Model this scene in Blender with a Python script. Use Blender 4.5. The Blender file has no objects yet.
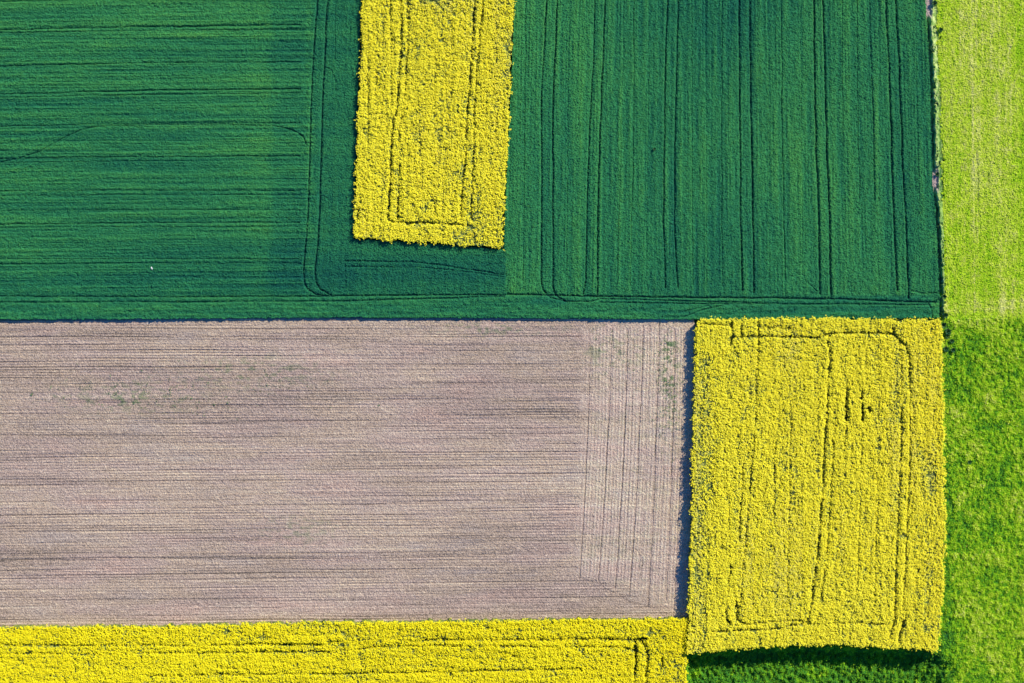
import bpy, math
import numpy as np

S = 0.18            # metres of ground per unit of the field plan
D = 285.0           # flying height
CX, CY = 512.0, 341.5
SC = bpy.context.scene
EL, AZ = math.radians(34), math.radians(44)      # the sun stands to the upper right
SUNWARD = np.array([math.sin(AZ) * math.cos(EL), math.cos(AZ) * math.cos(EL), math.sin(EL)])
COL = SC.collection

# ---------------------------------------------------------------- noise
def _h(i, j, seed):
    n = (i.astype(np.int64) * 374761393 + j.astype(np.int64) * 668265263 + seed * 982451653) & 0xFFFFFFFF
    n = ((n ^ (n >> 13)) * 1274126177) & 0xFFFFFFFF
    n = ((n ^ (n >> 16)) * 2246822519) & 0xFFFFFFFF
    return ((n ^ (n >> 15)) & 0xFFFFFF).astype(np.float32) / np.float32(0xFFFFFF)

def noise(u, v, su, sv=None, seed=0):
    """smooth value noise 0..1 with cell size su x sv"""
    sv = su if sv is None else sv
    x, y = u / su + 1000.0, v / sv + 1000.0
    i, j = np.floor(x), np.floor(y)
    fx, fy = (x - i).astype(np.float32), (y - j).astype(np.float32)
    fx = fx * fx * (3 - 2 * fx); fy = fy * fy * (3 - 2 * fy)
    a, b = _h(i, j, seed), _h(i + 1, j, seed)
    c, d = _h(i, j + 1, seed), _h(i + 1, j + 1, seed)
    return (a + (b - a) * fx) * (1 - fy) + (c + (d - c) * fx) * fy

def fbm(u, v, su, sv=None, seed=0, o=3):
    sv = su if sv is None else sv
    t, w, k = 0, 0, 1.0
    for n in range(o):
        t = t + k * noise(u, v, su / 2**n, sv / 2**n, seed + 17 * n); w += k; k *= 0.55
    return t / w

def grain(u, v, seed=0):
    """unsmoothed grain, one value per blade or clod, -.5 .. .5"""
    return _h(np.floor(u * 1.6 + 3000), np.floor(v * 1.6 + 3000), seed) - .5

def sstep(a, b, x):
    t = np.clip((x - a) / (b - a), 0, 1)
    return t * t * (3 - 2 * t)

# ---------------------------------------------------------------- plan geometry
def seg_dist(u, v, pts):
    d = np.full(u.shape, 1e9, np.float32)
    for (x0, y0), (x1, y1) in zip(pts[:-1], pts[1:]):
        dx, dy = x1 - x0, y1 - y0
        t = np.clip(((u - x0) * dx + (v - y0) * dy) / (dx * dx + dy * dy + 1e-9), 0, 1)
        d = np.minimum(d, np.hypot(u - x0 - t * dx, v - y0 - t * dy))
    return d

def poly_sd(u, v, pts):
    """signed distance, positive inside"""
    pts = list(pts)
    d = seg_dist(u, v, pts + pts[:1])
    ins = np.zeros(u.shape, bool)
    for (x0, y0), (x1, y1) in zip(pts, pts[1:] + pts[:1]):
        c = (y0 > v) != (y1 > v)
        ins ^= c & (u < (x1 - x0) * (v - y0) / (y1 - y0 + 1e-12) + x0)
    return np.where(ins, d, -d)

def tracks(u, v, lines, seed=5, wk=1.0):
    """wheel marks 0..1; each line = (points, half width, strength, raggedness)"""
    out = np.zeros(u.shape, np.float32)
    wob = (noise(u, v, 22, seed=seed) - .5) * 1.3 + (noise(u, v, 4, seed=seed + 1) - .5) * .8
    wob2 = (noise(u, v, 22, seed=seed + 3) - .5) * 1.3 + (noise(u, v, 4, seed=seed + 4) - .5) * .8
    gap = noise(u, v, 9, seed=seed + 8) * .6 + noise(u, v, 2.2, seed=seed + 9) * .4
    for pts, w, k, rag in lines:
        xs = [p[0] for p in pts]; ys = [p[1] for p in pts]
        m = (u > min(xs) - 6) & (u < max(xs) + 6) & (v > min(ys) - 6) & (v < max(ys) + 6)
        if not m.any(): continue
        w = w * wk; d = seg_dist(u[m] + wob[m] * .7, v[m] + wob2[m] * .7, pts)
        p = np.exp(-(d / w) ** 2) * k * (1 - rag + rag * sstep(.3, .6, gap[m]))
        out[m] = np.maximum(out[m], p)
    return out

def ground_z(u, v):
    """the land: level, with a low bank down to the grass south of the square block, deepened to lengthen its shadow"""
    edge = np.interp(u, [684, 760, 810, 850, 900, 936, 975], [652, 646, 645, 646.5, 648.5, 651, 668])
    dip = sstep(-1, 11, v - edge) * sstep(684.5, 691, u) * sstep(962, 918, u)
    roll = (noise(u, v, 260, seed=91) - .5) * .8
    return roll - 2.1 * dip

def P(u, v):
    return (u - CX) * S, (CY - v) * S

# ---------------------------------------------------------------- building
def mesh_obj(name, verts, faces, mat, parent=None, attrs=None, k=4, smooth=False):
    me = bpy.data.meshes.new(name)
    nv, nf = len(verts), len(faces)
    me.vertices.add(nv); me.vertices.foreach_set('co', np.ascontiguousarray(verts, np.float32).ravel())
    me.loops.add(nf * k); me.loops.foreach_set('vertex_index', np.ascontiguousarray(faces, np.int32).ravel())
    me.polygons.add(nf)
    me.polygons.foreach_set('loop_start', np.arange(0, nf * k, k, dtype=np.int32))
    me.polygons.foreach_set('use_smooth', np.full(nf, smooth, bool))
    me.update(calc_edges=True)
    for an, a in (attrs or {}).items():
        at = me.attributes.new(an, 'FLOAT', 'POINT')
        at.data.foreach_set('value', np.ascontiguousarray(a, np.float32))
    me.materials.append(mat)
    o = bpy.data.objects.new(name, me); COL.objects.link(o)
    if parent: o.parent = parent
    return o

def blades(name, box, sd_fn, h_fn, mat, parent, dens, size, nq, seed, lift=.05, flat=.8, jit=.10, sun_tilt=.35):
    """leaf faces standing out of a crop surface, taking its height and tone"""
    g = np.random.default_rng(seed)
    n = int((box[2] - box[0]) * (box[3] - box[1]) * S * S * dens)
    u = g.uniform(box[0], box[2], n); v = g.uniform(box[1], box[3], n)
    k = sd_fn(u, v) > .3; u, v = u[k], v[k]
    h, at = h_fn(u, v); k = at['open'] + np.zeros_like(u) < .45
    u, v, h, t, op = u[k], v[k], h[k], at['tone'][k], (at['open'] + np.zeros_like(u))[k]
    o = clumps(name, g, u, v, ground_z(u, v) + h + lift, g.uniform(*size, len(u)), nq, .55, flat, mat, parent, np.clip(t + g.normal(0, jit, len(u)), 0, 1), (.3, .6), 'tone', sun_tilt)
    o['kind'] = 'stuff'
    return o

def heightfield(name, box, res, sd_fn, h_fn, mat, parent=None, smooth=False, rim=-.12):
    x0, y0, x1, y1 = box
    nu, nv = int((x1 - x0) / res) + 1, int((y1 - y0) / res) + 1
    uu, vv = np.meshgrid(x0 + np.arange(nu) * res, y0 + np.arange(nv) * res)
    ins = sd_fn(uu, vv) > 0
    any_ = ins[:-1, :-1] | ins[1:, :-1] | ins[:-1, 1:] | ins[1:, 1:]
    h, attrs = h_fn(uu, vv)
    g = ground_z(uu, vv)
    z = np.where(ins, g + h, g + rim)
    X, Y = P(uu, vv)
    idx = np.arange(nu * nv).reshape(nv, nu)
    f = np.stack([idx[1:, :-1], idx[1:, 1:], idx[:-1, 1:], idx[:-1, :-1]], -1)[any_]
    used = np.unique(f); mp = np.zeros(nu * nv, np.int32); mp[used] = np.arange(len(used))
    V = np.stack([X, Y, z], -1).reshape(-1, 3)[used]
    at = {k: np.broadcast_to(a, uu.shape).reshape(-1)[used] for k, a in attrs.items()}
    return mesh_obj(name, V, mp[f], mat, parent, at, 4, smooth)

def clumps(name, rng, cu, cv, cz, size, nq, spread, flat, mat, parent, var, qs=(.35, .6), an='var', sun_tilt=0.):
    """many small leaf / petal faces, nq per plant, round the points given"""
    n = len(cu); X, Y = P(cu, cv)
    c = np.stack([X, Y, cz], -1)[:, None, :]
    off = rng.normal(0, 1, (n, nq, 3)) * np.array([spread, spread, spread * .8])
    ctr = c + off * size[:, None, None]
    nrm = rng.normal(0, 1, (n, nq, 3)); nrm[..., 2] = np.abs(nrm[..., 2]) + flat
    nrm /= np.linalg.norm(nrm, axis=-1, keepdims=True)
    nrm += sun_tilt * SUNWARD; nrm /= np.linalg.norm(nrm, axis=-1, keepdims=True)   # faces turned sunward to make leaves and petals brighter
    a = np.cross(nrm, rng.normal(0, 1, (n, nq, 3))); a /= np.linalg.norm(a, axis=-1, keepdims=True) + 1e-9
    b = np.cross(nrm, a)
    r = (rng.uniform(qs[0], qs[1], (n, nq, 1)) * size[:, None, None])
    asp = rng.uniform(.55, 1, (n, nq, 1))
    q = np.stack([ctr - a * r, ctr - b * r * asp, ctr + a * r, ctr + b * r * asp], 2).reshape(-1, 3)
    f = np.arange(n * nq * 4).reshape(-1, 4)
    vv = np.repeat(np.clip(var[:, None] + rng.normal(0, .12, (n, nq)), 0, 1), 4)
    return mesh_obj(name, q, f, mat, parent, {an: vv}, 4)

# ---------------------------------------------------------------- materials
def new_mat(name, rough=.85, spec=.15, transl=0):
    m = bpy.data.materials.new(name); m.use_nodes = True
    nt = m.node_tree; b = nt.nodes['Principled BSDF']
    b.inputs['Roughness'].default_value = rough
    b.inputs['Specular IOR Level'].default_value = spec
    return m, nt, b

def N(nt, t, **kw):
    n = nt.nodes.new(t)
    for k, v in kw.items(): setattr(n, k, v)
    return n

def ramp(nt, src, stops):
    r = N(nt, 'ShaderNodeValToRGB'); e = r.color_ramp.elements
    while len(e) < len(stops): e.new(.5)
    for el, (p, c) in zip(e, stops):
        el.position = p; el.color = (*c, 1)
    nt.links.new(src, r.inputs[0]); return r.outputs[0]

def attr(nt, name):
    return N(nt, 'ShaderNodeAttribute', attribute_name=name).outputs['Fac']

def tex(nt, scale, detail=3, stretch=None, rough=.6):
    tc = N(nt, 'ShaderNodeTexCoord'); out = tc.outputs['Object']
    if stretch:
        mp = N(nt, 'ShaderNodeMapping'); mp.inputs['Scale'].default_value = stretch
        nt.links.new(out, mp.inputs[0]); out = mp.outputs[0]
    n = N(nt, 'ShaderNodeTexNoise'); n.inputs['Scale'].default_value = scale
    n.inputs['Detail'].default_value = detail; n.inputs['Roughness'].default_value = rough
    nt.links.new(out, n.inputs['Vector']); return n.outputs['Fac']

def mix(nt, fac, a, b, mode='MIX'):
    n = N(nt, 'ShaderNodeMix', data_type='RGBA', blend_type=mode)
    if isinstance(fac, float): n.inputs[0].default_value = fac
    else: nt.links.new(fac, n.inputs[0])
    for i, c in ((6, a), (7, b)):
        if isinstance(c, tuple): n.inputs[i].default_value = (*c, 1)
        else: nt.links.new(c, n.inputs[i])
    return n.outputs[2]

def math_(nt, op, a, b, clamp=False):
    n = N(nt, 'ShaderNodeMath', operation=op); n.use_clamp = clamp
    for i, c in enumerate((a, b)):
        if isinstance(c, (int, float)): n.inputs[i].default_value = c
        else: nt.links.new(c, n.inputs[i])
    return n.outputs[0]

def add_translucent(nt, b, col, fac):
    t = N(nt, 'ShaderNodeBsdfTranslucent'); nt.links.new(col, t.inputs[0])
    m = N(nt, 'ShaderNodeMixShader'); m.inputs[0].default_value = fac
    nt.links.new(b.outputs[0], m.inputs[1]); nt.links.new(t.outputs[0], m.inputs[2])
    nt.links.new(m.outputs[0], nt.nodes['Material Output'].inputs[0])

def crop_mat(name, stops, thin, grain=5.0, amp=.5):
    """green crop: 'tone' runs through the ramp, 'open' mixes in stems and soil, mostly with shade put into the colour"""
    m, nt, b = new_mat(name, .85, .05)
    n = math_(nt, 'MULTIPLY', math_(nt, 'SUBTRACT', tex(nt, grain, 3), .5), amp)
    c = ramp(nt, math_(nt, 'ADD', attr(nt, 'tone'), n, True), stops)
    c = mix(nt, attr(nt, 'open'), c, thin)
    nt.links.new(c, b.inputs['Base Color'])
    return m

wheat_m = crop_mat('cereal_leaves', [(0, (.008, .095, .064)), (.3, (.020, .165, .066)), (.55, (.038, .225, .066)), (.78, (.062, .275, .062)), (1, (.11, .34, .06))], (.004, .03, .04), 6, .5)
rape_green = crop_mat('rapeseed_leaves', [(0, (.05, .10, .03)), (.5, (.22, .25, .05)), (1, (.38, .36, .07))], (.02, .045, .02), 4)
mead_mat = crop_mat('meadow_grass', [(0, (.05, .21, .02)), (.25, (.19, .46, .010)), (.5, (.42, .61, .014)), (.75, (.58, .66, .05)), (1, (.76, .72, .20))], (.02, .10, .03), 4, .4)
verge_mat = crop_mat('verge_grass', [(0, (.05, .15, .04)), (.5, (.28, .42, .08)), (1, (.62, .66, .22))], (.50, .36, .30), 6, .6)

# soil
soil_mat, nt, b = new_mat('tilled_soil', .95, .05)
n1 = math_(nt, 'MULTIPLY', math_(nt, 'SUBTRACT', tex(nt, 5.5, 4, None, .75), .5), 1.1)
c = ramp(nt, math_(nt, 'ADD', attr(nt, 'tone'), n1, True), [(0, (.105, .085, .066)), (.3, (.34, .245, .172)), (.58, (.55, .40, .275)), (.8, (.69, .53, .35)), (1, (.87, .72, .45))])
hue = ramp(nt, tex(nt, .16, 4, (.25, 1, 1), .65), [(.32, (1.07, .98, .97)), (.45, (1.0, .98, .98)), (.55, (1.03, 1.01, .93)), (.68, (.95, .97, .99))])
c = mix(nt, 1.0, c, hue, 'MULTIPLY')
c = mix(nt, attr(nt, 'weed'), c, (.08, .19, .05))
nt.links.new(c, b.inputs['Base Color'])

def petal_mat(name, stops):
    m, nt, b = new_mat(name, .7, .15)
    c = ramp(nt, attr(nt, 'var'), stops)
    nt.links.new(c, b.inputs['Base Color'])
    add_translucent(nt, b, c, .12)
    return m
petal_pale = petal_mat('rape_petals', [(0, (.58, .54, .15)), (.2, (.90, .77, .09)), (.45, (.985, .845, .022)), (1, (.99, .865, .04))])
petal_rich = petal_mat('rape_petals_deep', [(0, (.42, .45, .03)), (.22, (.86, .73, .012)), (.5, (.985, .82, .006)), (1, (.99, .85, .010))])
def leaf_mat(name, stops):
    m, nt, b = new_mat(name, .7, .2)
    c = ramp(nt, attr(nt, 'var'), stops); nt.links.new(c, b.inputs['Base Color'])
    add_translucent(nt, b, c, .2); return m
weed_mat = leaf_mat('weed_leaves', [(0, (.02, .09, .04)), (1, (.16, .32, .08))])
tuft_mat = leaf_mat('tuft_leaves', [(0, (.012, .07, .035)), (.6, (.06, .19, .05)), (1, (.30, .42, .10))])

gm, nt, b = new_mat('farmland_ground', .95, .05)
c = ramp(nt, tex(nt, .012, 4), [(.3, (.05, .16, .04)), (.45, (.09, .22, .04)), (.55, (.22, .26, .07)), (.7, (.30, .25, .19))])
c = mix(nt, tex(nt, 1.5, 4), c, (.05, .09, .04)); nt.links.new(c, b.inputs['Base Color'])

# ---------------------------------------------------------------- tagging
def tag(o, label=None, cat=None, group=None, kind=None):
    for k, v in (('label', label), ('category', cat), ('group', group), ('kind', kind)):
        if v: o[k] = v
    return o
def empty(name, u, v):
    o = bpy.data.objects.new(name, None); COL.objects.link(o); o.empty_display_size = 2
    return o

# ---------------------------------------------------------------- outlines
M = 46   # how far the fields run on past the picture
STRIP = [(364, -M), (361.5, 40), (359, 120), (357, 180), (355.5, 238), (400, 240.5), (450, 244), (502, 248.5), (505.5, 170), (510, 80), (515, -M)]
BLOCK = [(695.5, 320), (740, 319), (800, 318.5), (870, 319.5), (938, 320.5), (940, 400), (941.5, 480), (942, 540), (938.5, 600), (935.5, 649), (900, 646), (850, 643.5), (810, 642.5), (760, 644), (715, 648.5), (686.5, 651.5), (688, 600), (691, 500), (693, 400)]
BAND = [(-M, 627), (0, 626), (160, 625), (340, 621.5), (500, 619.5), (600, 618.5), (686, 617.5), (686, 640), (685, 683), (685, 683 + M), (-M, 683 + M)]
SOIL = [(-M, 318), (690, 316), (694, 318), (697, 340), (692, 480), (688, 622), (0, 630), (-M, 631)]
WHEAT_TOP_EDGE_R = [(924, -M), (924.5, 0), (926.5, 30), (929, 80), (931, 150), (932, 185), (934, 205), (936.5, 240), (938.5, 290), (939.5, 310), (939.5, 318.5)]
WL = [(-M, -M), (506.5, -M), (506.5, 318), (340, 317.5), (150, 319), (0, 319.5), (-M, 319.5)]
WR = [(504.5, -M)] + WHEAT_TOP_EDGE_R + [(690, 319.5), (600, 319), (504.5, 318)]
MEAD_U = [(935.5, -M), (935.5, 0), (939, 80), (941.5, 160), (941.5, 240), (941.5, 323), (1024 + M, 321), (1024 + M, -M)]
MEAD_L = [(939.5, 319), (1024 + M, 316), (1024 + M, 683 + M), (686, 683 + M), (686, 650), (740, 645), (850, 642), (934, 648), (940, 560), (940, 480), (938, 400)]
VERGE = [(923.5, -M), (924, 0), (926, 30), (928.5, 80), (930.5, 150), (931.5, 185), (933.5, 205), (936, 240), (938, 290), (939, 322), (943, 322), (943.5, 240), (942.5, 185), (942.5, 150), (940.5, 80), (937, 0), (937, -M)]

def ragged(pts, amp, seed, hole=None):
    def f(u, v):
        r = (noise(u, v, 5, seed=seed) - .5) * amp + (noise(u, v, 1.7, seed=seed + 1) - .5) * amp * .8
        s = poly_sd(u, v, pts) + r
        if hole: s = np.minimum(s, -(poly_sd(u, v, hole)) - 1.2)
        return s
    return f

# ---------------------------------------------------------------- ground sheet
g1 = np.concatenate([-np.geomspace(12000, 700, 14), np.arange(-600, 1700, 4.), np.geomspace(1760, 14000, 14)])
uu, vv = np.meshgrid(np.concatenate([-np.geomspace(14000, 200, 16), np.arange(-140, 1165, 4.), np.geomspace(1230, 15000, 16)]),
                     np.concatenate([-np.geomspace(14000, 200, 16), np.arange(-140, 830, 4.), np.geomspace(900, 15000, 16)]))
zz = ground_z(uu, vv) - .22
zz = np.where((uu > 680) & (uu < 1000) & (vv > 640) & (vv < 700), np.minimum(zz, zz - .35), zz)
X, Y = P(uu, vv); nv_, nu_ = uu.shape
idx = np.arange(nu_ * nv_).reshape(nv_, nu_)
f = np.stack([idx[1:, :-1], idx[1:, 1:], idx[:-1, 1:], idx[:-1, :-1]], -1).reshape(-1, 4)
tag(mesh_obj('ground', np.stack([X, Y, zz], -1).reshape(-1, 3), f, gm, smooth=True), kind='structure')

# ---------------------------------------------------------------- wheat
def lin(p0, p1, w=1.0, k=1.0, rag=.25): return ([p0, p1], w, k, rag)
L = -M
left_lines = []
for ya, yb, w, k in [(2, -3, .6, .5), (30.6, 25, .9, .9), (33.6, 29.5, .8, .75), (62.5, 57.5, .6, .45), (66, 62, .9, .85), (94.5, 89, .9, .9), (98, 93.5, .8, .7),
                     (126.5, 123, .8, .7), (129.5, 126, .6, .4), (142, 141, .6, .35), (159, 156.5, .9, .9), (163, 161, .7, .6), (191, 191, .8, .7), (196, 195, .7, .6),
                     (211, 210, .6, .5), (224.5, 223, .9, .8), (228, 227, .7, .5), (259.5, 259.5, .8, .65), (264.5, 263.5, .8, .75), (246, 246, .5, .3)]:
    left_lines.append(([(L, ya + .7), (0, ya), (130, (ya + yb) / 2 - .6), (300, yb)], w, k, .35))
left_lines += [([(0, 163), (25, 157), (40, 152), (52, 145), (65, 138), (80, 131), (92, 128), (105, 126), (160, 125), (230, 125), (270, 126), (282, 127), (292, 130), (299, 133.5), (304, 138), (307, 146)], .8, .9, .2),
    ([(318.5, L), (317.8, 0), (314, 40), (311.5, 100), (310, 160), (308.5, 220), (305.5, 250), (304, 272), (305, 283), (309, 290), (317, 294.5), (330, 296)], 1.0, .95, .15),
    ([(328.5, L), (327.8, 0), (326, 30), (323, 100), (321.5, 160), (320, 220), (317.5, 250), (315.5, 272), (317, 283), (321, 289.5), (332, 295)], 1.1, 1, .12),
    ([(L, 296.5), (0, 296), (150, 297), (300, 296.5), (345, 296), (505, 295)], 1.0, .9, .2), ([(L, 302.5), (0, 302), (150, 302), (300, 302), (345, 301.5), (505, 296)], .6, .25, .4),
    ([(L, 302.5), (0, 302), (150, 302), (300, 301.5), (345, 301), (430, 299), (505, 296.5)], .9, .8, .25),
    ([(345, 261.5), (410, 262), (440, 265), (503, 275)], .8, .7, .35), ([(345, 267), (420, 267.5), (460, 271), (503, 277)], .7, .55, .4),
    ([(326, 68), (331, 70), (335, 78), (336, 90)], .7, .45, .3), ([(322, 196), (328, 198), (329, 208), (326, 220)], .6, .4, .3),
    ([(345, 250), (346, 290)], .6, .3, .5), ([(336, -M), (335, 60)], .6, .25, .5)]

def headland(u, v):
    r = noise(u, v, 45, 1.8, seed=131) * .6 + noise(u, v, 12, 2.5, seed=132) * .4
    h = .62 + (r - .5) * .2 + grain(u, v, 133) * .10 + (noise(u, v, 3.2, 2.4, seed=134) - .5) * .16
    t = .44 + (r - .5) * .4 + (fbm(u, v, 60, 10, seed=135) - .5) * .35 + grain(u, v, 136) * .16
    return h, t

def wl_h(u, v):
    tr = tracks(u, v, left_lines, 5, .8) * np.where(u < 300, .78, 1)
    ve = v + .006 * u
    head = sstep(293, 297, v); mid = sstep(309, 317, u + (noise(u, v, 12, seed=3) - .5) * 7)
    band = sstep(266, 279, u + (noise(u, v, 9, 20, seed=4) - .5) * 22) * (1 - sstep(304, 309, u)) * (1 - head)
    rows = noise(u, ve, 60, 1.25, seed=11) * .5 + noise(u, ve, 150, 4, seed=12) * .35 + noise(u, ve, 14, 1.6, seed=13) * .15
    vrow = noise(u, v, 2.2, 40, seed=14)
    rows = rows * (1 - mid * .8) + (.5 + (vrow - .5) * .25) * mid * .8
    rows = rows * (1 - head * .7) + .5 * head * .7
    fine = noise(u, v, 2.0, 1.4, seed=15); fine2 = noise(u, v, 4.5, 3.0, seed=16)
    h = .62 + (rows - .5) * .36 + (fine - .5) * .10 + grain(u, v, 21) * .14 + (fine2 - .5) * .08 - tr * .42
    big = fbm(u, v, 170, 110, seed=17); streak = noise(u, ve, 220, 9, seed=18)
    tone = .49 + (rows - .5) * .58 + (big - .5) * .3 + (streak - .5) * .22 + grain(u, v, 22) * .18
    tone += .07 * (1 - sstep(150, 240, v)) * (1 - mid) - band * .12 - .13 * sstep(225, 290, v) * (1 - head)
    tone += -mid * .12 * (1 - head) + sstep(228, 268, u) * (1 - sstep(266, 275, u)) * .06 * (1 - head)
    tone -= sstep(346, 362, u) * sstep(246, 254, v) * (1 - head) * -.06
    tone += .14 * sstep(.62, .8, noise(u, v, 26, 10, seed=19)) * (fine2 > .45) * .5
    hh, ht = headland(u, v)
    h = h * (1 - head) + (hh - tr * .42) * head; tone = tone * (1 - head) + ht * head
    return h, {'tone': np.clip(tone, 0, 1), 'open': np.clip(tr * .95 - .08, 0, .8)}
wl = heightfield('wheat_field', (L - 1, L - 1, 509, 323), .72, ragged(WL, .9, 41, STRIP), wl_h, wheat_m)
tag(wl, 'dark green cereal field with horizontal drill rows at upper left, wrapping round the foot of the yellow strip', 'field', 'green cereal fields')

right_lines = []
for pts, w, k in [([(548, L), (546.5, 0), (543, 60), (541, 110), (541.5, 140), (541, 282), (543, 290), (549, 296)], .95, .9), ([(558, L), (557, 0), (554.5, 60), (552.5, 120), (553, 150), (552.5, 285), (554, 292), (559, 298), (566, 301)], 1.0, .95),
    ([(596, L), (595, 0), (593, 60), (589.5, 120), (586.5, 220), (585.5, 280), (583, 294)], .9, .85), ([(606, L), (605, 0), (602.5, 60), (600, 120), (597.5, 220), (597, 295)], 1.0, .95),
    ([(668, L), (667.5, 0), (664.5, 80), (664, 150), (663, 220), (665, 288)], .9, .85), ([(679, L), (678, 0), (676, 80), (674.5, 150), (674.5, 230), (677, 288)], .9, .85),
    ([(738.5, L), (739, 0), (739, 60), (739.5, 150), (740, 220), (742, 290)], 1.05, .95), ([(749.5, L), (749.7, 0), (750, 70), (751, 150), (752.5, 220), (753.5, 292)], 1.15, 1),
    ([(812, L), (813, 0), (814, 70), (815.5, 150), (818, 220), (819.5, 294)], 1.1, 1), ([(821, L), (822, 0), (824.5, 70), (826, 150), (829, 220), (830.5, 296)], 1.15, 1),
    ([(884, L), (885, 0), (887, 50), (890.5, 130), (893, 220), (896.5, 290)], 1.2, 1), ([(894, L), (895, 0), (898, 60), (901.5, 150), (904.5, 220), (908, 298)], 1.1, 1),
    ([(781, L), (781, 100), (783, 220), (785, 280)], .6, .5), ([(722, L), (721, 150), (722, 285)], .6, .45), ([(691, L), (692, 285)], .5, .35), ([(856, L), (857, 100), (859, 200)], .6, .45),
    ([(868, L), (870, 60), (873, 130), (874, 200)], .6, .5), ([(841, L), (842, 150)], .5, .3), ([(634, L), (633, 150), (630, 285)], .6, .45), ([(625, L), (617, 285)], .5, .3), ([(526, L), (523, 285)], .6, .4),
    ([(569, L), (566, 285)], .5, .3), ([(649, L), (646, 285)], .5, .25), ([(705, L), (706, 285)], .5, .3), ([(767, L), (769, 285)], .5, .25), ([(799, L), (802, 285)], .5, .25), ([(913, L), (918, 200)], .5, .3)]:
    right_lines.append((pts, w, k, .22))
right_lines += [([(504, 294.5), (545, 295), (600, 296.5), (690, 297.5), (760, 298), (830, 299), (935, 302.5)], 1.1, .95, .12), ([(550, 297.5), (565, 301.5), (590, 302), (600, 299), (690, 301), (760, 303)], .8, .7, .25),
    ([(600, 302.5), (690, 303.5), (720, 304), (800, 304), (928, 305)], .8, .7, .25), ([(684, 317), (700, 310), (725, 305), (745, 303)], .8, .6, .3), ([(684, 311), (705, 306), (720, 303)], .6, .5, .3),
    ([(928, 304), (931, 309), (932, 319)], .9, .7, .2), ([(910, 290), (922, 294), (936, 293)], .9, .6, .3), ([(804, 280), (818, 292)], .7, .4, .3)]

def wr_h(u, v):
    tr = tracks(u, v, right_lines, 25, .85)
    head = sstep(294, 298, v); ue = u - .022 * (v - 150) * sstep(700, 880, u) + .02 * (v - 150) * sstep(700, 560, u)
    rows = noise(ue, v, 1.5, 60, seed=31) * .4 + noise(ue, v, 5, 170, seed=32) * .4 + noise(ue, v, 2.2, 16, seed=33) * .2
    rows = rows * (1 - head * .7) + noise(u, v, 40, 2, seed=30) * head * .7
    fine = noise(u, v, 1.4, 1.8, seed=35); fine2 = noise(u, v, 3.4, 4.2, seed=36)
    h = .62 + (rows - .5) * .30 + (fine - .5) * .10 + grain(u, v, 23) * .12 + (fine2 - .5) * .07 - tr * .45
    big = fbm(u, v, 140, 150, seed=37)
    tone = .50 + (rows - .5) * .62 + (big - .5) * .46 + grain(u, v, 24) * .18
    tone += .22 * sstep(.58, .8, noise(u, v, 16, 14, seed=38)) * sstep(920, 935, u - .02 * v + 4)
    tone += .07 * sstep(532, 512, u)
    hh, ht = headland(u, v)
    h = h * (1 - head) + (hh - tr * .45) * head; tone = tone * (1 - head) + ht * head
    ed = sstep(929, 933, u) * sstep(296, 304, v)
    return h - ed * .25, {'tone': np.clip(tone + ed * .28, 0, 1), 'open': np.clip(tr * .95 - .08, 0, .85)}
wr = heightfield('wheat_field', (503, L - 1, 943, 322), .72, ragged(WR, .9, 43, STRIP), wr_h, wheat_m)
tag(wr, 'dark green cereal field with vertical wheel tracks, at upper right beside the pale meadow', 'field', 'green cereal fields')

blades('leaf_blades', (L, L, 506, 320), ragged(WL, .9, 41, STRIP), wl_h, wheat_m, wl, 24, (.13, .2), 2, 611)
blades('leaf_blades', (503, L, 941, 320), ragged(WR, .9, 43, STRIP), wr_h, wheat_m, wr, 24, (.13, .2), 2, 612)

# ---------------------------------------------------------------- tilled soil
furrows = [([(578, 577), (586, 581), (596, 583), (606, 584)], .6, .5, .4), ([(598, 581), (604, 588), (612, 592), (622, 595)], .6, .5, .4), ([(616, 590), (622, 598), (632, 603), (645, 605)], .6, .45, .4), ([(630, 545), (638, 552), (643, 562), (640, 575)], .6, .5, .4), ([(634, 530), (644, 538), (648, 548)], .6, .4, .4)]
for x4, x58, y0, y1, w, k in [(589, 579.5, 332, 574, .55, .75), (596.5, 588, 334, 576, .5, .3), (609.5, 598, 330, 578, .6, .9), (617, 607, 335, 578, .45, .4), (626, 615.5, 330, 588, .6, .95), (632.5, 623, 336, 580, .45, .35),
        (641, 630.5, 326, 596, .6, .95), (648, 639, 326, 590, .5, .5), (657.5, 649.5, 323, 607, .75, 1), (665.5, 657, 330, 600, .5, .45), (674, 667, 330, 600, .7, .9), (682, 675, 326, 618, .5, .5)]:
    sl = (x58 - x4) / 180
    furrows.append(([(x4 + sl * (y0 - 400) * .5, y0), (x4, 400), (x4 + sl * 90 * .8, 490), (x58, 580), (x58 + sl * (y1 - 580), y1 + .01)], w, k, .25))
fine_f = []
for i in range(30):
    x4 = 586 + i * 3.4
    fine_f.append(([(x4, 328), (x4 - 2, 430), (x4 - 5, 500), (x4 - 10, 574 + max(0, (i - 10)) * 2)], .5, .5, .5))
dark_rows = [([(0, 560.5), (95, 560)], .8, .8, .2), ([(-M, 337), (340, 336)], .5, .5, .5), ([(0, 385), (340, 381)], .5, .5, .5), ([(0, 527), (330, 525)], .5, .5, .4), ([(160, 559), (420, 556), (512, 554)], .6, .6, .4),
             ([(200, 608), (280, 608)], .5, .6, .4), ([(450, 533), (520, 532)], .6, .5, .4), ([(0, 425), (340, 421), (560, 418)], .5, .45, .5), ([(345, 469), (500, 466)], .5, .5, .4), ([(340, 505), (480, 500)], .6, .6, .4)]

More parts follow.
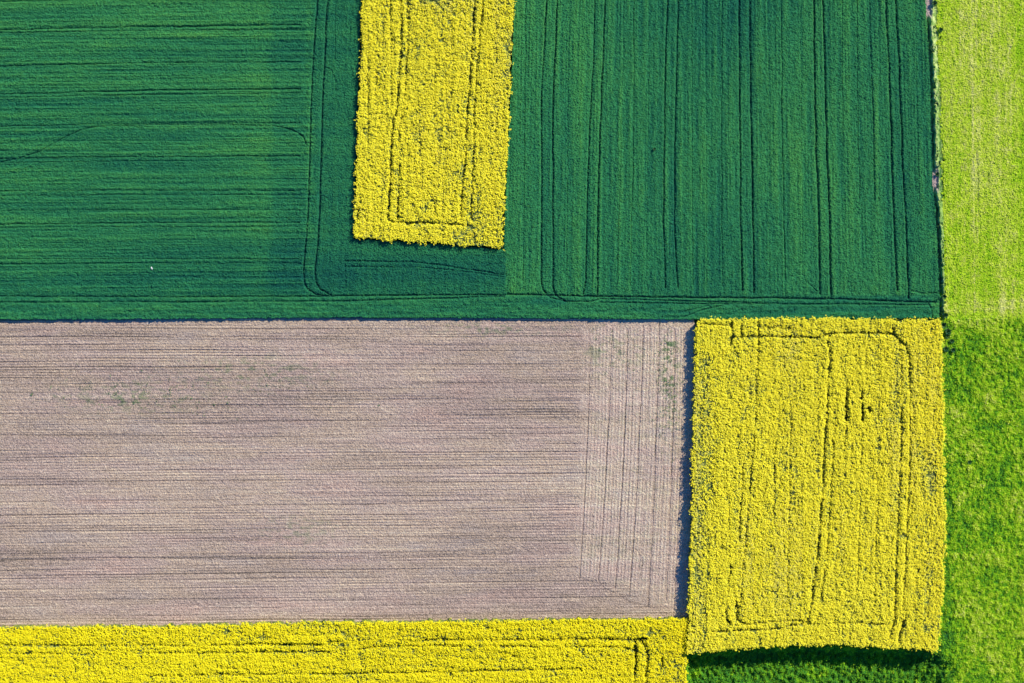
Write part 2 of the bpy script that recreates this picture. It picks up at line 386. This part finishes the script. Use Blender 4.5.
def soil_h(u, v):
    ve = v + u * .0105 * sstep(330, 560, v)
    vert = sstep(570, 600, u + (noise(u, v, 8, 5, seed=60) - .5) * 14 + .055 * (v - 400)) * (1 - sstep(-4, 16, v - (574 + np.clip(u - 600, 0, 90) * .42)))
    fr = tracks(u, v, furrows, 55); ff = tracks(u, v, fine_f, 57); dr = tracks(u, v, dark_rows, 58); light_l = tracks(u + 1.9, v, fine_f, 59)
    per = 2.9 + 0 * u
    ph = (ve + (noise(u, v, 90, 14, seed=61) - .5) * 1.2) / 2.75
    ri, rf = np.floor(ph), ph - np.floor(ph)
    wear = noise(u + _h(ri, ri * 0, 167) * 900, ri * 7.0, 130, 1.0, seed=168)
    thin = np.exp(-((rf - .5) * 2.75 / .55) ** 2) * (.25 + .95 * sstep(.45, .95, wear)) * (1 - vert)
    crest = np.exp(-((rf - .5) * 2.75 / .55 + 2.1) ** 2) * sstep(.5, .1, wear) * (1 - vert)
    ripple = np.sin((ve + (noise(u, v, 60, 12, seed=61) - .5) * 1.6) * 2 * np.pi / per)
    row = noise(u, ve, 110, .95, seed=62) * .6 + noise(u, ve, 30, 1.0, seed=162) * .4; row2 = noise(u, ve, 25, 2.6, seed=63); row3 = noise(u, ve, 200, 6, seed=64)
    clod = noise(u, v, 1.6, 1.2, seed=65); clod2 = noise(u, v, 3.5, 2.2, seed=66)
    hh = (ripple * .012 - thin * .07 + (row - .5) * .08 + (row2 - .5) * .03) * (1 - vert * .72)
    h = .05 + light_l * vert * .05 + hh + (clod - .5) * .05 + grain(u, v, 165) * .09 + (clod2 - .5) * .04 - fr * .12 - ff * .07 * vert - dr * .12
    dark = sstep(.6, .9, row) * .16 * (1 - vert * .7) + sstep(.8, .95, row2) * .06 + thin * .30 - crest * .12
    big = fbm(u, v, 190, 80, seed=67)
    grey = sstep(.45, .75, fbm(u, v, 120, 70, seed=68)) * (1 - sstep(520, 600, u))
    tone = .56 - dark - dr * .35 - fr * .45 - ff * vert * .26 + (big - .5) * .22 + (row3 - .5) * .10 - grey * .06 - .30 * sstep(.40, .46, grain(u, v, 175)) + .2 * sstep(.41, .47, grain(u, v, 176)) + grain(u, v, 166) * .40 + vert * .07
    tone += light_l * vert * .5 + .10 * sstep(325, 319, v) + sstep(.40, .2, row) * .14 + sstep(.78, .9, clod2) * .12
    wz = np.exp(-((u - 670) / 8) ** 2) * sstep(330, 345, v) * (1 - sstep(400, 440, v)) * .9
    wz += np.exp(-((u - 130) / 60) ** 2 - ((v - 398) / 14) ** 2) * .7 + np.exp(-((u - 255) / 70) ** 2 - ((v - 372) / 16) ** 2) * .6 + np.exp(-((u - 610) / 30) ** 2 - ((v - 352) / 14) ** 2) * .45
    wz += np.exp(-((u - 300) / 40) ** 2 - ((v - 530) / 14) ** 2) * .45 + np.exp(-((u - 490) / 70) ** 2 - ((v - 329) / 7) ** 2) * .55 + vert * .16
    weed = wz * sstep(.5, .75, noise(u, v, 3.5, 2.2, seed=69) * .6 + noise(u, v, 9, 3, seed=70) * .4)
    return h, {'tone': np.clip(tone, 0, 1), 'weed': np.clip(weed * .75, 0, .8)}
so = heightfield('ploughed_field', (L - 1, 315, 698, 632), .64, lambda u, v: poly_sd(u, v, SOIL), soil_h, soil_mat)
tag(so, 'bare brown tilled field with fine furrows, between the dark green cereal and the yellow bands', 'field', None, 'structure')

# ---------------------------------------------------------------- rapeseed
def rape(label, outline, box, lines, seed, thin_fn, mat, H, dens, vbias, rowdir, tk=1.0):
    root = empty('rapeseed_field', 0, 0)
    tag(root, label, 'field', 'yellow rapeseed fields')
    sdf = ragged(outline, 2.8, seed)
    lobe = lambda u, v: noise(u, v, 3.2, seed=seed + 2) * .55 + noise(u, v, 7.5, seed=seed + 3) * .45
    def rows(u, v):
        return noise(u, v, 3.4, 30, seed=seed + 6) if rowdir == 'v' else noise(u, v, 30, 3.0, seed=seed + 6)
    frow = lambda u, v: noise(u, v, 1.9, 26, seed=seed + 22) if rowdir == 'v' else noise(u, v, 26, 1.9, seed=seed + 22)
    crow = lambda u, v: noise(u, v, 6, 140, seed=seed + 20) if rowdir == 'v' else noise(u, v, 140, 6, seed=seed + 20)
    Hs = (lambda u, v: .5 * sstep(400, 620, v)) if outline is BLOCK else (lambda u, v: 0)  # block crop raised towards the south to widen the shadow it casts
    def top(u, v):
        tr = tracks(u, v, [(p, w * (1 + .25 * (r > .3)), k, min(1, r + .3)) for p, w, k, r in lines], seed + 10) * tk
        return H + (lobe(u, v) - .5) * .28 + (rows(u, v) - .5) * .18 + Hs(u, v) - tr * .95 * H * .8, tr
    def canopy(u, v):
        h, tr = top(u, v)
        t = .5 + (noise(u, v, 2.4, seed=seed + 4) - .5) * .9
        return np.maximum(h - .22 + (noise(u, v, 1.6, seed=seed + 5) - .5) * .3, .12), {'tone': np.clip(t, 0, 1), 'open': np.clip(tr * 1.1, 0, 1)}
    heightfield('leaf_canopy', box, .95, sdf, canopy, rape_green, root)
    rng = np.random.default_rng(seed)
    x0, y0, x1, y1 = box
    n = int((x1 - x0) * (y1 - y0) * S * S * dens)
    u = rng.uniform(x0, x1, n); v = rng.uniform(y0, y1, n)
    sd = sdf(u, v); k = (sd > -.15) | ((sd > -2.2) & (rng.random(len(u)) < .07)); u, v, sd = u[k], v[k], sd[k]
    h, tr = top(u, v)
    thin = thin_fn(u, v)
    bare = sstep(.50, .80, noise(u, v, 2.6, seed=seed + 7) * .6 + noise(u, v, 6, seed=seed + 8) * .4)
    low = sstep(.5, .15, lobe(u, v))
    p = (1 - tr * 1.15) * (1 - .56 * bare - .26 * low) * (.80 + .34 * crow(u, v)) * (1 - .5 * sstep(.55, .8, frow(u, v))) * (1 - thin * (.5 + .5 * noise(u, v, 3.0, seed=seed + 9)))
    k = rng.random(len(u)) < p
    u, v, h, tr, thin = u[k], v[k], h[k], tr[k], thin[k]
    z = ground_z(u, v) + h + rng.normal(0, .09, len(u)) - tr * .2
    var = vbias + (fbm(u, v, 60, 60, seed=seed + 12, o=2) - .5) * .5 + rng.normal(0, .10, len(u)) - thin * .30 + (crow(u, v) - .5) * .3
    size = rng.uniform(.12, .23, len(u))
    fl = clumps('flowers', rng, u, v, z, size, 4, .5, 2.8, mat, root, np.clip(var, 0, 1), sun_tilt=.75)
    fl['kind'] = 'stuff'
    return root

strip_lines = [([(391.5, L), (391.5, 18)], 1.0, .8, .5), ([(391.5, 18), (392, 110)], .8, .35, .6), ([(402, L), (401.5, 40), (399, 90), (396.5, 117)], 1.1, .8, .45), ([(409, L), (408, 50), (404, 110)], .9, .6, .5), ([(404, 110), (400, 130), (399, 217)], 1.0, .55, .55),
    ([(394, 120), (391.5, 160), (389.5, 200), (388.5, 219)], 1.15, .85, .4), ([(398.5, 200), (398, 219)], 1.4, .9, .2), ([(388, 214), (387, 219), (392, 222), (410, 223.5), (430, 223), (460, 225), (470, 226)], 1.0, .85, .35),
    ([(476, L), (474, 20), (471, 70), (468, 110), (465, 165), (462, 200), (461, 222)], 1.1, .75, .45), ([(484.5, L), (483, 10), (477.5, 60), (474.5, 115), (473, 180), (471, 220), (467, 225)], 1.0, .6, .5), ([(455, 223), (463, 226)], 1.3, .6, .3),
    ([(369, 60), (369, 140), (368.5, 147)], .9, .45, .6), ([(377, 70), (376.5, 97)], .9, .5, .5), ([(361, 30), (361.5, 60)], 1.0, .5, .5), ([(358.5, 210), (358.5, 222)], 1.3, .7, .3), ([(366, 215), (367, 232)], .8, .5, .5), ([(367, 222), (385, 223)], .7, .5, .5)]
def strip_thin(u, v):
    a = sstep(.42, .72, fbm(u, v, 34, 44, seed=211)) * sstep(400, 425, u) * .75
    return a + .35 * sstep(30, 0, v) * sstep(380, 430, u) + .15
rape('upright yellow rapeseed strip running down into the dark green cereal', STRIP, (352, L, 519, 252), strip_lines, 210, strip_thin, petal_pale, 1.38, 72, .70, 'v', .85)

block_lines = [([(757, 318), (757.5, 338), (757.5, 345)], 1.2, .9, .3), ([(757.5, 345), (754, 420), (748, 500), (742, 560), (739, 600), (735, 618)], .9, .45, .6), ([(730.5, 322), (731, 336), (729.5, 345)], 1.2, .9, .4), ([(740, 324), (740.5, 338)], 1.2, .8, .4),
    ([(731, 338), (745, 337), (757, 336), (790, 337), (815, 338), (828, 334), (850, 333), (875, 332.5), (892, 335)], 1.0, .75, .4), ([(826, 346), (826, 338), (830, 334), (860, 332.5), (886, 332), (891, 334)], 1.0, .85, .3), ([(700, 324), (730, 325)], .8, .6, .5), ([(763, 327), (788, 328)], 1.5, .55, .5),
    ([(891, 328), (892, 335), (897, 339), (903, 346), (907, 356), (908, 380)], 1.1, .85, .35), ([(895, 336), (897, 345), (899, 360), (900, 400)], .9, .55, .5), ([(908, 380), (908, 456), (904, 540), (901, 600), (898, 632)], .9, .45, .55), ([(900, 400), (899, 456), (894, 560), (892, 615)], 1.0, .55, .5),
    ([(845.5, 388), (845, 400), (845, 420)], 1.3, 1.3, .35), ([(860.5, 391), (860, 398)], 1.2, 1.3, .0), ([(860.5, 404), (861, 414), (860.5, 420)], 1.4, 1.3, .1), ([(867, 408), (869, 411)], 1.5, 1.3, .1), ([(845, 420), (843, 445)], .8, .4, .6),
    ([(828, 346), (826, 400), (823, 450), (820, 500), (815, 560), (810, 600), (806, 618)], 1.15, .75, .4), ([(832, 440), (829, 500), (824, 560), (819, 595), (817, 612)], .95, .45, .55), ([(819, 590), (823, 603)], 1.0, .5, .4), ([(799, 619), (808, 620)], 1.1, .8, .3), ([(812, 621), (818, 612)], .9, .7, .3),
    ([(729.5, 564), (729, 572)], 1.2, .95, .1), ([(728, 572), (726, 596)], .8, .4, .5), ([(724.5, 608), (725, 616), (729, 622)], 1.3, .9, .3), ([(735, 600), (735.5, 617), (740, 620), (748, 622)], 1.3, .9, .25), ([(711, 629.5), (730, 629), (748, 627), (766, 628)], 1.1, .85, .3), ([(766, 628), (800, 622), (840, 621), (884, 622)], .9, .65, .45), ([(740, 622), (800, 618)], .7, .4, .5),
    ([(893, 614), (890.5, 622), (888, 630), (887, 637)], 1.4, .9, .25), ([(904, 613), (901, 620), (898, 630), (896, 640)], 1.3, .8, .3), ([(751, 456), (748, 490)], .8, .6, .4), ([(742, 456), (738, 540)], .8, .45, .6), ([(920, 555), (915, 570)], .9, .5, .5),
    ([(774, 440), (770, 600)], .7, .3, .7), ([(790, 400), (785, 600)], .7, .3, .7), ([(860, 430), (855, 600)], .7, .3, .7), ([(877, 400), (872, 600)], .7, .3, .7)]
def block_thin(u, v):
    a = np.exp(-((u - (703 - .02 * (v - 400))) / 10) ** 2) * (sstep(340, 365, v) * .85) * (1 - .55 * sstep(600, 630, v))
    a += .7 * sstep(.5, .75, fbm(u, v, 28, 30, seed=311)) * (np.exp(-((u - 790) / 55) ** 2 - ((v - 370) / 30) ** 2) + np.exp(-((u - 850) / 50) ** 2 - ((v - 365) / 25) ** 2) + .25)
    a += .75 * np.exp(-((u - 927) / 8) ** 2) * .7 * sstep(430, 480, v) * (1 - sstep(625, 640, v)) * (.5 + noise(u, v, 8, 30, seed=312))
    return np.clip(a + .10, 0, 1)
rape('large square yellow rapeseed block in front of the green meadow at lower right', BLOCK, (683, 315, 947, 655), block_lines, 310, block_thin, petal_pale, 1.66, 72, .70, 'v', .78)

band_lines = [([(600, 637.5), (622, 638), (634, 638.5), (645, 638)], 1.5, .95, .25), ([(634, 638), (635.5, 650), (636, 662), (634.5, 672)], 1.5, .95, .2), ([(640, 640), (645, 645), (647, 655), (647, 664), (645, 674)], 1.5, .95, .15), ([(632, 647), (636, 650), (620, 645), (600, 645)], .9, .7, .4), ([(600, 645), (500, 644.5), (400, 644), (340, 649)], .9, .5, .5),
    ([(600, 637.5), (540, 638), (480, 638), (400, 639)], .9, .5, .5), ([(661, 657), (662, 664), (658, 668)], 1.4, .8, .3), ([(340, 640), (320, 643), (240, 643), (235, 644)], 1.1, .6, .4), ([(340, 650), (190, 651)], .9, .55, .5), ([(190, 651), (0, 652)], .7, .3, .6), ([(0, 643), (230, 644)], .8, .35, .6),
    ([(340, 672), (580, 667)], 1.0, .45, .5), ([(340, 672), (150, 674)], .9, .4, .5), ([(512, 654), (518, 656)], 1.4, .6, .2), ([(646, 674), (648, 729)], .9, .6, .4), ([(634, 672), (636, 729)], .9, .4, .5)]
def band_thin(u, v):
    a = .6 * np.exp(-((u - 676) / 6) ** 2) * sstep(645, 665, v) + .4 * np.exp(-((v - 626) / 3) ** 2) * sstep(90, 20, u) * noise(u, v, 14, seed=411)
    return np.clip(a + .5 * sstep(.52, .75, fbm(u, v, 60, 12, seed=412)) * .6 + .02, 0, 1)
rape('deep yellow rapeseed band lying along the bottom of the picture under the bare soil', BAND, (L, 614, 689, 683 + M), band_lines, 410, band_thin, petal_rich, 1.6, 64, .72, 'h')

# ---------------------------------------------------------------- meadow and verge
mow = [([(948, 232), (962, 246), (985, 262), (1024, 272)], 1.2, .5, .5), ([(950, 252), (975, 268), (1024, 284)], 1.2, .4, .5), ([(1024, 78), (1000, 70), (985, 66)], 1.0, .6, .4), ([(1024, 60), (1010, 90), (1003, 130), (1000, 180)], 1.1, .5, .5), ([(1024, 120), (1012, 150), (1008, 200)], 1.1, .4, .5), ([(945, 305), (970, 303), (1024, 300)], 1.4, .6, .4), ([(945, 311), (980, 309), (1024, 307)], 1.4, .5, .4), ([(1024, 2), (1018, 20), (1010, 45), (1002, 72)], 1.2, .9, .3), ([(1024, 90), (1005, 86), (985, 78)], 1.0, .5, .4), ([(955, 38), (962, 37), (972, 39)], .7, .5, .4)]
for x, k in [(951, .5), (960, .5), (963.5, .6), (972, .9), (976, .5), (982, .5), (990, .35), (999, .4), (1010, .4)]:
    mow.append(([(x - 1, L), (x, 100), (x + 1.5, 220), (x + 2, 312)], .9, k, .45))
mead_dark = [([(976, 150), (977.5, 185), (977, 200)], 1.0, .7, .3), ([(987, 174), (988, 182)], 1.6, .7, .3), ([(930 + 20, 100), (950, 180)], .8, .4, .5), ([(958, 553), (962, 559), (972, 564), (986, 566)], 1.4, .8, .3), ([(968, 318), (975, 326)], 1.5, .5, .4), ([(965, 340), (990, 340)], .8, .5, .5), ([(984, 304), (1004, 311)], .7, .6, .5), ([(938, 652), (946, 664), (956, 684)], 2.2, .5, .4)]
def mead_u_h(u, v):
    low_ = tracks(u, v, mow, 71) ; dk = tracks(u, v, mead_dark, 72)
    str_ = noise(u, v, 2.2, 60, seed=73) * .5 + noise(u, v, 6, 130, seed=74) * .5
    fine = noise(u, v, 1.6, 2.4, seed=75); f2 = noise(u, v, 4, 6, seed=76)
    h = .20 + (str_ - .5) * .08 + (fine - .5) * .07 + grain(u, v, 171) * .13 + (f2 - .5) * .05 - dk * .12
    pale = np.exp(-((v - 307) / 9) ** 2)
    tone = .66 + (str_ - .5) * .36 + low_ * .24 + grain(u, v, 172) * .22 + (f2 - .5) * .26 + (fbm(u, v, 45, 90, seed=77) - .5) * .30 + pale * .10 - .10 * sstep(1000, 1024, u) - .12 * sstep(310, 320, v)
    return h, {'tone': np.clip(tone, 0, 1), 'open': np.clip(dk * .6 + sstep(.78, .92, f2) * .2, 0, .8)}
mu = heightfield('meadow_grass', (932, L - 1, 1024 + M, 326), .75, ragged(MEAD_U, 5, 81), mead_u_h, mead_mat, rim=.02)
tag(mu, 'pale yellow green mown meadow with faint vertical swaths at upper right', 'meadow', None, 'stuff')
def mead_l_h(u, v):
    dk = tracks(u, v, mead_dark, 82)
    blot = fbm(u, v, 16, 18, seed=83); f2 = noise(u, v, 2.8, 3.4, seed=84); fine = noise(u, v, 1.7, 1.7, seed=85)
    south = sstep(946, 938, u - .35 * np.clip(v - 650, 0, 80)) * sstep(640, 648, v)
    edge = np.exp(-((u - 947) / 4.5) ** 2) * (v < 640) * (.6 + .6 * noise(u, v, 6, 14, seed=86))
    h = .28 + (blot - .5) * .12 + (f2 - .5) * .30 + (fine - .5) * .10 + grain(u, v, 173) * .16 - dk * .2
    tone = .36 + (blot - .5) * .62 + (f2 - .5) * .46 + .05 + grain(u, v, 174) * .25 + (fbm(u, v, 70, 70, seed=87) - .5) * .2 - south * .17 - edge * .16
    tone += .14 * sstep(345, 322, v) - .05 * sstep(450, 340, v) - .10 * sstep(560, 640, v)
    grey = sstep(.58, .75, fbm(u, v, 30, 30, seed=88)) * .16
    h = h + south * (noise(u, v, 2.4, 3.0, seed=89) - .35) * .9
    return np.maximum(h, .05), {'tone': np.clip(tone, 0, 1), 'open': np.clip(dk * .6 + edge * .35 + south * .12 + sstep(.72, .92, 1 - f2) * .3 + grey, 0, .85)}
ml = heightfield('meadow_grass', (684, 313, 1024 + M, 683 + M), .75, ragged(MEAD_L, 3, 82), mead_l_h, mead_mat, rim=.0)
tag(ml, 'rough bright green meadow at lower right, wrapping under the square yellow block', 'meadow', None, 'stuff')

blades('grass_blades', (932, L, 1024 + M, 324), ragged(MEAD_U, 5, 81), mead_u_h, mead_mat, mu, 22, (.10, .2), 4, 613, .03, 1.0, .11, .5)
blades('grass_blades', (684, 313, 1024 + M, 683 + M), ragged(MEAD_L, 3, 82), mead_l_h, mead_mat, ml, 34, (.12, .25), 4, 614, .05, .9, .09, .6)

def verge_h(u, v):
    tall = sstep(.15, .5, noise(u, v, 3, 4, seed=93) * .6 + noise(u, v, 1.6, seed=94) * .4)
    c = np.interp(v, [-40, 0, 30, 80, 150, 185, 205, 240, 290, 322], [924, 924.5, 926.5, 929, 931, 932, 934, 936.5, 938.5, 939.5])
    x = u - c + (noise(u, v, 4, seed=97) - .5) * 1.6
    bare = np.clip(np.maximum(sstep(22, 14, v), np.exp(-((v - 180) / 12) ** 4)) * sstep(7.5, 4.5, x), 0, 1)
    ditch = sstep(3.3, 2.0, x)
    h = (.30 + .62 * tall) * (1 - bare) * (1 - ditch) * sstep(9.5, 4, x) + .10 + grain(u, v, 98) * .12
    tone = .48 + (noise(u, v, 1.8, 2.6, seed=95) - .5) * .7 + grain(u, v, 99) * .4 + .2 * sstep(150, 0, v) - .10 * sstep(180, 300, v) - .35 * np.exp(-((x - 8.5) / 1.2) ** 2) * sstep(60, 150, v)
    return h - .25 * ditch * (1 - bare), {'tone': np.clip(tone, 0, 1), 'open': np.clip(np.maximum(bare, ditch * .25) + sstep(.75, .95, noise(u, v, 2.2, seed=100)) * .3, 0, 1)}
ve = heightfield('grass_verge', (920, L - 1, 950, 323), .6, ragged(VERGE, 1.0, 96), verge_h, verge_mat)
tag(ve, 'narrow ragged verge of tall pale grass and bare earth between cereal and pale meadow', 'verge', None, 'stuff')

# ---------------------------------------------------------------- weeds and small things
rng = np.random.default_rng(77)
def make_tuft(seed, r, n, mat):
    g = np.random.default_rng(seed)
    a = g.uniform(0, 2 * np.pi, n); rr = r * np.sqrt(g.random(n)); lean = rr * 1.3
    p0 = np.stack([rr * .3 * np.cos(a), rr * .3 * np.sin(a), np.zeros(n)], -1)
    hgt = r * g.uniform(.8, 1.7, n)
    p1 = np.stack([rr * .8 * np.cos(a), rr * .8 * np.sin(a), hgt * .75], -1)
    p2 = np.stack([lean * np.cos(a), lean * np.sin(a), hgt], -1)
    s = np.stack([-np.sin(a), np.cos(a), np.zeros(n)], -1) * (r * .16)
    V = np.stack([p0 - s * .4, p0 + s * .4, p1 - s, p1 + s, p2 - s * .3, p2 + s * .3], 1).reshape(-1, 3)
    b = (np.arange(n) * 6)[:, None]
    F = np.concatenate([b + np.array([0, 1, 3, 2]), b + np.array([2, 3, 5, 4])])
    return V, F, {'var': np.repeat(np.clip(g.normal(.45, .28, n), 0, 1), 6)}
def place(o, u, v, up=0.):
    x, y = P(u, v); o.location = (x, y, float(ground_z(np.array([u], float), np.array([v], float))[0]) + up)
protos = []
for i, r in enumerate((.34, .5, .42)):
    V, F, A = make_tuft(500 + i, r, 90, tuft_mat)
    protos.append((V, F, A))
first = [None] * 3
def tuft(u, v, sc, kind, label, group, up=.1):
    if first[kind] is None:
        o = mesh_obj('grass_tuft', *protos[kind][:2], tuft_mat, None, protos[kind][2]); first[kind] = o
    else:
        o = first[kind].copy(); COL.objects.link(o)
    place(o, u, v, up); sc *= .8; o.scale = (sc, sc, sc); o.rotation_euler.z = rng.uniform(0, 6.28)
    tag(o, label, 'grass tuft', group)
    return o
vx = lambda v: np.interp(v, [0, 40, 80, 150, 190, 230, 290, 322], [929.5, 931, 933, 935, 937.5, 939.5, 942, 942.5])
for k in range(46):
    v = 22 + k * 6.4 + rng.uniform(-2, 2)
    if 163 < v < 192 and k % 2: continue
    tuft(vx(v) + rng.uniform(-.3, 1.6), v, rng.uniform(.7, 1.25), k % 3, 'shaggy dark green tuft on the narrow verge beside the upper right cereal field', 'tufts along the verge')
for u, v, s in [(944, 315.5, 1.7), (942, 325.5, 1.3), (947, 331.5, 1.4), (946.5, 336.5, 1.3), (945, 349, 1.2), (951, 341, 1.1), (952, 350, 1.1)]:
    tuft(u, v, s, int(v) % 3, 'dark bushy tuft by the top right corner of the square yellow block', 'tufts at the block corner', .2)
for u, v in [(938.6, 353.3), (940, 363)]:
    tuft(u, v, 1.0, 0, 'dark weed tuft growing through the right edge of the square yellow block', 'weeds in the block edge', 1.0)
tuft(1011, 400.5, .8, 0, 'dark weed tuft in the green meadow level with the marks in the block', None)
tuft(969, 462, .9, 1, 'largest dark weed tuft in the rough green meadow, right of the square block', None)
tuft(979, 593, .8, 2, 'dark weed tuft low in the rough green meadow, near the bottom right corner', None)
tuft(940, 30.5, 1.0, 1, 'dark bush tuft standing in the pale meadow just right of the verge near the top', None)
tuft(933.5, 4, 1.4, 2, 'dark bush tuft next to the bare earth at the top of the verge', None)
tuft(936.5, 169.5, .9, 0, 'small dark tuft on the bare earth patch halfway down the verge', None)
tuft(654, 149.5, .9, 0, 'dark tuft standing alone between two wheel tracks in the upper right cereal field', None, .6)

# weeds coming through the tilled soil
def weeds(name, label, cu, cv, su, sv, n, size=(.12, .3)):
    u = rng.normal(cu, su, n); v = rng.normal(cv, sv, n)
    k = noise(u, v, 6, 5, seed=99) > .42; u, v = u[k], v[k]
    o = clumps(name, rng, u, v, ground_z(u, v) + .12, rng.uniform(*size, len(u)), 6, .7, .6, weed_mat, None, rng.uniform(.1, 1, len(u)))
    tag(o, label, 'weeds', None, 'stuff')
weeds('weeds', 'green weeds coming up in the bare soil close to the left side of the square yellow block', 669, 376, 6.5, 34, 520, (.06, .17))
weeds('weeds', 'sparse green weeds in the soil near the top of the vertical furrows', 622, 356, 18, 16, 170, (.05, .14))
weeds('weeds', 'faint green weeds scattered through the soil at left below the dark cereal', 160, 392, 80, 12, 260, (.08, .2))

# the pale stone lying in the left-hand cereal
def stone():
    import bmesh
    bm = bmesh.new(); bmesh.ops.create_icosphere(bm, subdivisions=3, radius=.19)
    for vtx in bm.verts:
        c = vtx.co; k = 1 + .22 * math.sin(9 * c.x + 4) * math.cos(11 * c.y) + .12 * math.sin(17 * c.z + 3 * c.x)
        vtx.co = (c.x * .75 * k, c.y * 1.5 * k, c.z * .8 * k)
    me = bpy.data.meshes.new('stone'); bm.to_mesh(me); bm.free()
    m, nt, b = new_mat('pale_stone', .9, .2)
    nt.links.new(ramp(nt, tex(nt, 5, 4), [(.35, (.45, .40, .30)), (.6, (.80, .78, .68))]), b.inputs['Base Color'])
    me.materials.append(m)
    o = bpy.data.objects.new('stone', me); COL.objects.link(o); place(o, 153, 268.6, .72); o.rotation_euler.z = .4
    tag(o, 'small pale stone lying alone in the left dark green cereal field', 'stone')
stone()

# ---------------------------------------------------------------- light and camera
sun = bpy.data.lights.new('sun', 'SUN'); sun.energy = 5.0; sun.angle = math.radians(.53); sun.color = (1, .955, .86)
so_ = bpy.data.objects.new('sun', sun); COL.objects.link(so_)
so_.rotation_euler = (math.pi / 2 - EL, 0, math.pi - AZ); so_.location = (60, 60, 120)
w = bpy.data.worlds.new('World'); SC.world = w; w.use_nodes = True
nt = w.node_tree; sky = nt.nodes.new('ShaderNodeTexSky'); sky.sky_type = 'NISHITA'; sky.sun_disc = False
sky.sun_elevation = EL; sky.sun_rotation = AZ
nt.links.new(mix(nt, 1.0, sky.outputs[0], (.17, .62, 1.55), 'MULTIPLY'), nt.nodes['Background'].inputs[0]); nt.nodes['Background'].inputs[1].default_value = .11

cam = bpy.data.cameras.new('camera'); co = bpy.data.objects.new('camera', cam); COL.objects.link(co)
co.location = (0, 0, D); co.rotation_euler = (0, 0, 0)
cam.sensor_width = 36; cam.lens = 36 * D / (1024 * S); cam.clip_start = 1; cam.clip_end = 20000
SC.camera = co
SC.view_settings.view_transform = 'Standard'; SC.view_settings.look = 'None'; SC.view_settings.exposure = 0
SC.render.engine = 'CYCLES'
